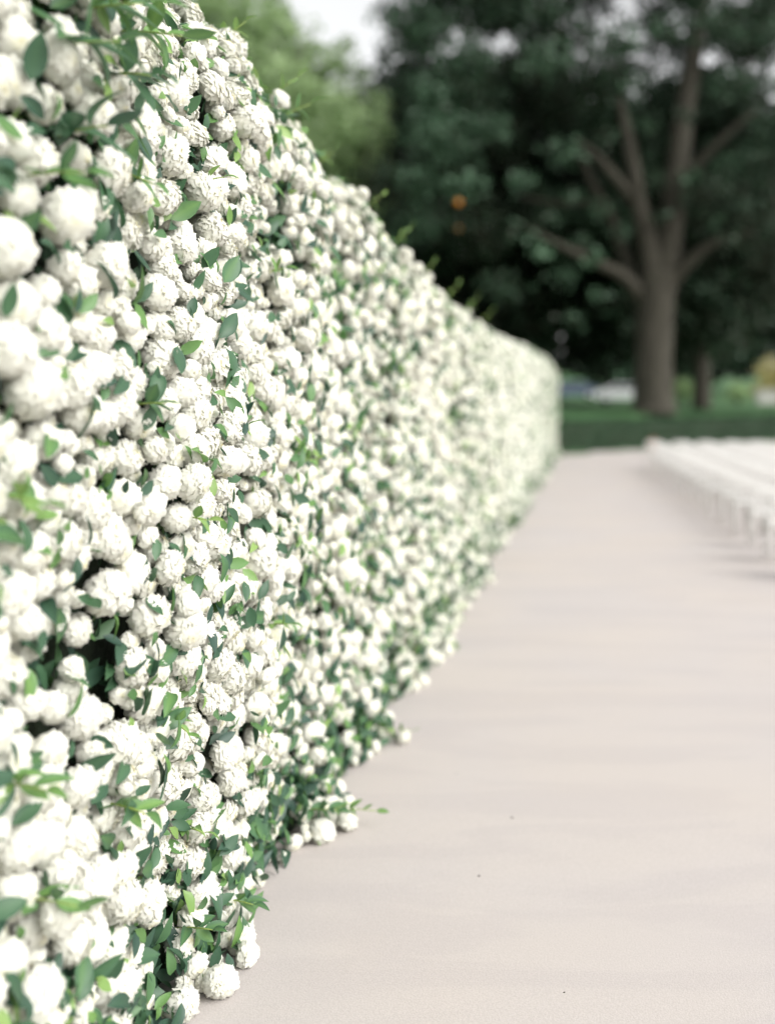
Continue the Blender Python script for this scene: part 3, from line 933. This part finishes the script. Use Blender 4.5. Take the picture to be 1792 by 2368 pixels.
tree('pale_green_tree', lp, 'pale yellow green tree rising behind the flowering hedge', [([lb, lb + Vector((.1, 0, 4)), lb + Vector((-.3, .2, 9)), lb + Vector((.2, 0, 15))], [.6, .45, .32, .1], 12),
     ([lb + Vector((0, 0, 4.5)), lb + Vector((2, 0, 8)), lb + Vector((3.4, 0, 12))], [.3, .2, .06], 8), ([lb + Vector((0, 0, 5)), lb + Vector((-2.4, 0, 9)), lb + Vector((-4, 0, 13))], [.3, .2, .06], 8)],
     lcl, 60, .30, M_light, 12, tint_mean=.62)

# woodland edge far behind everything
fcl = []
for k in range(330):
    x = rb.uniform(-95, 95); y = 165 + rb.uniform(0, 25)
    fcl.append((Vector((x, y, ground_z(x, y) + rb.uniform(2.5, 22))), rb.uniform(2.6, 5.0), rb.choice((-.1, 0, .1))))
me, _ = crown_mesh('far_woodland', fcl, 1.0, 1.6, M_dark, 77, tint_mean=.5)
tag(mesh_obj('far_woodland', me), 'dark far woodland closing the view behind the lawn', 'woodland', kind='stuff')

# ------------------------------------------------------------------ shrubs on the lawn
def shrub(px, py, d, r, mat, label, cat='shrub', name='round_shrub', seed=1, tint=.5):
    p = at(px, py, d); p.z = ground_z(p.x, p.y) - .03
    t = empty(name, p); tag(t, label, cat)
    sh = Shape()
    for k in range(5):
        a = k * 1.26
        sh.tube([(0, 0, 0), (math.cos(a) * r * .25, math.sin(a) * r * .25, r * .5), (math.cos(a) * r * .5, math.sin(a) * r * .5, r * 1.1)], [.06, .045, .02], 6)
    sh.build('stem', M_bark, t, True)
    cl = [(Vector((math.cos(k * 2.4) * r * .45, math.sin(k * 2.4) * r * .45, r * (.55 + .22 * (k % 4)))), r * .55, 0) for k in range(8)]
    me, _ = crown_mesh('foliage', cl, 260 / r ** 2, .16 * max(1, r * .6), mat, seed, tint_mean=tint)
    mesh_obj('foliage', me, t)
shrub(1475, 850, 70, 1.2, M_light, 'small bright green shrub between the two tree trunks', seed=51, tint=.4)
shrub(1592, 850, 78, 1.1, M_light, 'pale green round shrub beyond the slim dark trunk', seed=52, tint=.5)

# low clipped hedge along the paving's far edge
def clipped_hedge():
    a1 = Vector((EX - .9, EY + .75 - .9 * ES, 0)); a2 = Vector((EX + 14.0, EY + .75 + ES * 14.0, 0))
    t = empty('clipped_hedge', a1); tag(t, 'low dark green clipped hedge along the far edge of the pale path', 'hedge')
    rgc = np.random.default_rng(61)
    sh = Shape()
    P, Nn = [], []
    for A, B in ((a1, a2),):
        d = (B - A); L = d.length; d.normalize()
        n = Vector((d.y, -d.x, 0))
        q = lambda u, w, z: A - a1 + d * u + n * w + Vector((0, 0, z))
        m = int(L / .5)
        for i in range(m):
            v = [q(L * k / m, w, z) for k in (i, i + 1) for w, z in ((.42, 0), (.44, .80), (.30, .94), (-.5, .94), (-.5, 0))]
            sh.add(v, [(k, k + 5, k + 6, k + 1) for k in range(4)])
        cnt = int(L * 520)
        for _ in range(cnt):
            u = rgc.random() * L
            if rgc.random() < .55:
                w, z, nn = .48 + rgc.normal(0, .03), rgc.random() * .95, n
            else:
                w, z, nn = rgc.uniform(-.5, .48), 1.0 + rgc.normal(0, .03), Vector((0, 0, 1))
            z = z + .05 * math.sin(u * 2.1) * (z > .5)
            P.append(q(u, w, max(.03, z))); Nn.append(nn)
    sh.build('branch_core', M_core, t)
    P = np.array([list(p) for p in P]); Nn = np.array([list(p) for p in Nn])
    rot = rot_frames(Nn + rgc.normal(0, .5, P.shape), rgc.uniform(0, 6.28, len(P)))
    base = np.array([(-.5, 0, 0), (0, -.32, .06), (.5, 0, 0), (0, .32, .06)])
    V, Q, _ = stamp(base, np.array([(0, 1, 2, 3)]), None, P, rot, .10 * rgc.uniform(.6, 1.3, len(P)))
    o = mesh_obj('foliage', mesh_np('foliage', V, Q, tint=np.repeat(np.clip(rgc.normal(.5, .2, len(P)), 0, 1), 4), mat=M_clip, smooth=False), t)
    o['kind'] = 'stuff'
clipped_hedge()

# golden tree beyond a pale stone block
gp = at(1668, 810, 88); gp.z = ground_z(gp.x, gp.y)
t = empty('golden_shrub', gp); tag(t, 'golden yellow leaved bush rising above the pale stone block', 'bush')
Shape().tube([(0, 0, 0), (.05, 0, 1.5), (0, 0, 3.2)], [.12, .1, .05], 8).build('stem', M_bark, t, True)
me, _ = crown_mesh('foliage', [(Vector((rb.uniform(-1.0, 1.2), rb.uniform(-.6, .6), z)), r, 0) for z, r in ((1.2, 1.1), (1.7, 1.2), (2.2, 1.1), (2.7, 1.1), (3.3, 1.0), (3.8, .7), (1.9, 1.2), (2.5, 1.1), (2.9, 1.0))], 60, .3, M_gold, 9, tint_mean=.6)
mesh_obj('foliage', me, t)
sp = at(1672, 815, 84); sp.z = ground_z(sp.x, sp.y)
t = empty('stone_block', sp); tag(t, 'pale grey stone block with capstone standing on the far lawn', 'stone block')
Shape().box((0, 0, .55), (3.0, 1.0, 1.1), .05).build('block', M_stone, t)
Shape().box((0, 0, 1.18), (3.25, 1.25, .16), .04).build('capstone', M_stone, t)

# ------------------------------------------------------------------ parked cars beyond the trees
def car(name, p, rz, paint, label):
    t = empty(name, p, rz); tag(t, label, 'car', 'cars parked beyond the lawn')
    prof = [(-2.1, .42), (-2.15, .75), (-2.0, .98), (-1.35, 1.06), (-.75, 1.46), (.55, 1.50), (1.35, 1.10), (2.05, .98), (2.15, .70), (2.1, .40), (1.75, .32), (-1.75, .32)]
    def shell(pr, w0, wtop):
        v, f = [], []
        for sy in (-1, 1):
            for (x, z) in pr:
                k = min(1, max(0, (z - 1.0) / .5))
                v.append((x, sy * (w0 + (wtop - w0) * k), z))
        n = len(pr)
        for i in range(n):
            j = (i + 1) % n
            f.append((i, j, n + j, n + i))
        f.append(tuple(reversed(range(n)))); f.append(tuple(range(n, 2 * n)))
        return v, f
    Shape().add(*shell(prof, .88, .66)).build('body', paint, t)
    for sy in (-1, 1):
        for x0, x1, xt0, xt1 in ((-1.15, -.12, -.68, -.12), (.0, 1.12, .0, .50)):
            q = [(x0, 1.08), (x1, 1.08), (xt1, 1.42), (xt0, 1.42)]
            v = []
            for dy in (0, .02):
                for (x, z) in q:
                    k = (z - 1.0) / .5
                    v.append((x, sy * (.88 - .22 * k + dy), z))
            Shape().add(v, [(0, 1, 2, 3), (7, 6, 5, 4), (0, 4, 5, 1), (1, 5, 6, 2), (2, 6, 7, 3), (3, 7, 4, 0)]).build('window', M_glass, t)
        for x in (-1.32, 1.32):
            w = Shape().tube([(x, sy * .70, .33), (x, sy * .92, .33)], .33, 20).build('wheel', M_tyre, t, True)
            Shape().tube([(x, sy * .915, .33), (x, sy * .94, .33)], .20, 14).build('rim', M_rim, w, True)
        Shape().box((2.10, sy * .62, .78), (.12, .36, .16), .03).build('headlight', M_lamp, t)
    Shape().box((.95, 0, 1.33), (.03, 1.2, .44), .01, Matrix.Rotation(R(-62), 3, 'Y')).build('windscreen', M_glass, t)
    return t
cp = at(1345, 860, 76); cp.z = ground_z(cp.x, cp.y)
car('parked_car', cp, R(178), M_carw, 'white car parked beside the forked tree trunk')
cp = at(1238, 858, 80); cp.z = ground_z(cp.x, cp.y)
car('parked_car', cp, R(175), M_carb, 'blue grey car parked past the end of the flowering hedge')

# ------------------------------------------------------------------ white chairs in rows
CH = .66
def make_chair():
    t = empty('white_chair')
    W, D, S = .40, .34, .38
    parts = {}
    Shape().box((0, 0, S), (W, D, .035), .012).build('seat', M_white, t)
    for sx in (-1, 1):
        x = sx * (W / 2 - .025)
        Shape().tube([(x, D / 2 - .03, 0), (x, D / 2 - .03, S - .018)], [.014, .018], 8).build('leg', M_white, t, True)
        Shape().tube([(x, -D / 2 - .02, 0), (x, -D / 2 + .02, S), (x, -D / 2 - .05, CH)], [.014, .019, .015], 8).build('leg', M_white, t, True)
        Shape().tube([(x, -D / 2, .14), (x, D / 2 - .03, .14)], .009, 6).build('stretcher', M_white, t, True)
    Shape().box((0, D / 2 - .03, S - .045), (W - .08, .018, .05), .004).build('apron', M_white, t)
    Shape().box((0, -D / 2 - .052, CH - .03), (W - .03, .022, .075), .008).build('top_rail', M_white, t)
    Shape().box((0, -D / 2 - .015, S + .10), (W - .07, .016, .035), .005).build('lower_rail', M_white, t)
    for k in (-1, 0, 1):
        Shape().tube([(k * .09, -D / 2 - .012, S + .10), (k * .09, -D / 2 - .05, CH - .05)], .008, 6).build('back_spindle', M_white, t, True)
    return t
def copy_tree(o, parent=None):
    c = o.copy(); COL.objects.link(c); c.parent = parent
    for ch in list(o.children):
        copy_tree(ch, c)
    return c
proto = make_chair()
tag(proto, 'white wooden chair standing in the rows beside the pale path', 'chair', 'white chairs in rows beside the path')
first = True
rc = random.Random(2)
for r in range(16):
    y = 9.0 + r * 1.02
    xa = 1.98 - (y - 9) * .032
    for c in range(3 if y < 19 else 5):
        x = xa + c * .62
        if x - .3 > y * .190:        # outside the frame
            continue
        o = proto if first else copy_tree(proto)
        first = False
        if c == 0:
            tag(o, 'white wooden chair at the path end of its row', 'chair', 'white chairs along the path edge')
        else:
            tag(o, 'white wooden chair inside the rows, behind the chairs along the path', 'chair', 'white chairs inside the rows')
        o.location = (x + rc.uniform(-.02, .02), y + rc.uniform(-.03, .03), .006)
        o.rotation_euler = (0, 0, rc.uniform(-.06, .06))

# ------------------------------------------------------------------ small things
pp = at(1412, 985, 31.0); pp.z = .004
t = empty('terracotta_pot', pp); tag(t, 'small terracotta pot with pink flowers where the path meets the lawn', 'flower pot')
prof = [(.10, 0), (.14, .12), (.17, .26), (.19, .28), (.19, .33), (.165, .33), (.15, .28), (0.001, .28)]
v, f = [], []
for (r, z) in prof:
    for k in range(16):
        v.append((r * math.cos(k * math.pi / 8), r * math.sin(k * math.pi / 8), z))
for a in range(len(prof) - 1):
    for k in range(16):
        f.append((a * 16 + k, a * 16 + (k + 1) % 16, a * 16 + 16 + (k + 1) % 16, a * 16 + 16 + k))
Shape().add(v, f).build('pot', M_terra, t, True)
M_pink = leafy('pink_petal', [(0, (.32, .16, .12)), (1, (.46, .26, .20))], .7, .3, .2)
me, _ = crown_mesh('flowers', [(Vector((0, 0, .42)), .17, 0)], 9000, .05, M_pink, 5, tint_mean=.5)
mesh_obj('flowers', me, t)

for px, py, d, s_, lab in ((990, 437, 37.5, .13, 'orange lantern hanging in the dark tree, the brighter upper one'), (990, 495, 38.5, .10, 'dim amber lantern hanging just below the brighter orange one')):
    c = at(px, py, d)
    t = empty('hanging_lantern', c); tag(t, lab, 'lantern', 'lanterns in the dark tree')
    v, f = [], []
    pr = [(.02, -1), (.62, -.85), (.98, -.3), (.98, .3), (.62, .85), (.2, 1.0), (.2, 1.12), (.02, 1.12)]
    for (r, z) in pr:
        for k in range(14):
            v.append((r * s_ * math.cos(k * math.pi / 7), r * s_ * math.sin(k * math.pi / 7), z * s_))
    for a in range(len(pr) - 1):
        for k in range(14):
            f.append((a * 14 + k, a * 14 + (k + 1) % 14, a * 14 + 14 + (k + 1) % 14, a * 14 + 14 + k))
    Shape().add(v, f).build('globe', M_amber if s_ > .11 else M_dim, t, True)
    Shape().tube([(0, 0, 1.1 * s_), (0, .05, .9)], .008, 5).build('cord', M_tyre, t)

for i, (px, py, r, lab) in enumerate(((1106, 1769, .0042, 'tiny dark pebble lying on the bare path'), (1035, 1895, .0036, 'tiny dark pebble lying on the bare path'),
                                      (985, 1672, .0026, 'tiny dark pebble lying on the bare path'), (1219, 2147, .0024, 'tiny dark pebble lying on the bare path'))):
    y = CAM_H * 2150 / (py - 870)
    v, T, _ = ball_shape(1, 200 + i, .12)
    o = mesh_obj('pebble', mesh_np('pebble', v * np.array([r * 1.4, r, r * .7]), tris=T, mat=M_pebble))
    o.location = ((px - 1280) / 2150 * y, y, .004 + r * .5)
    tag(o, lab, 'pebble', 'pebbles on the path')
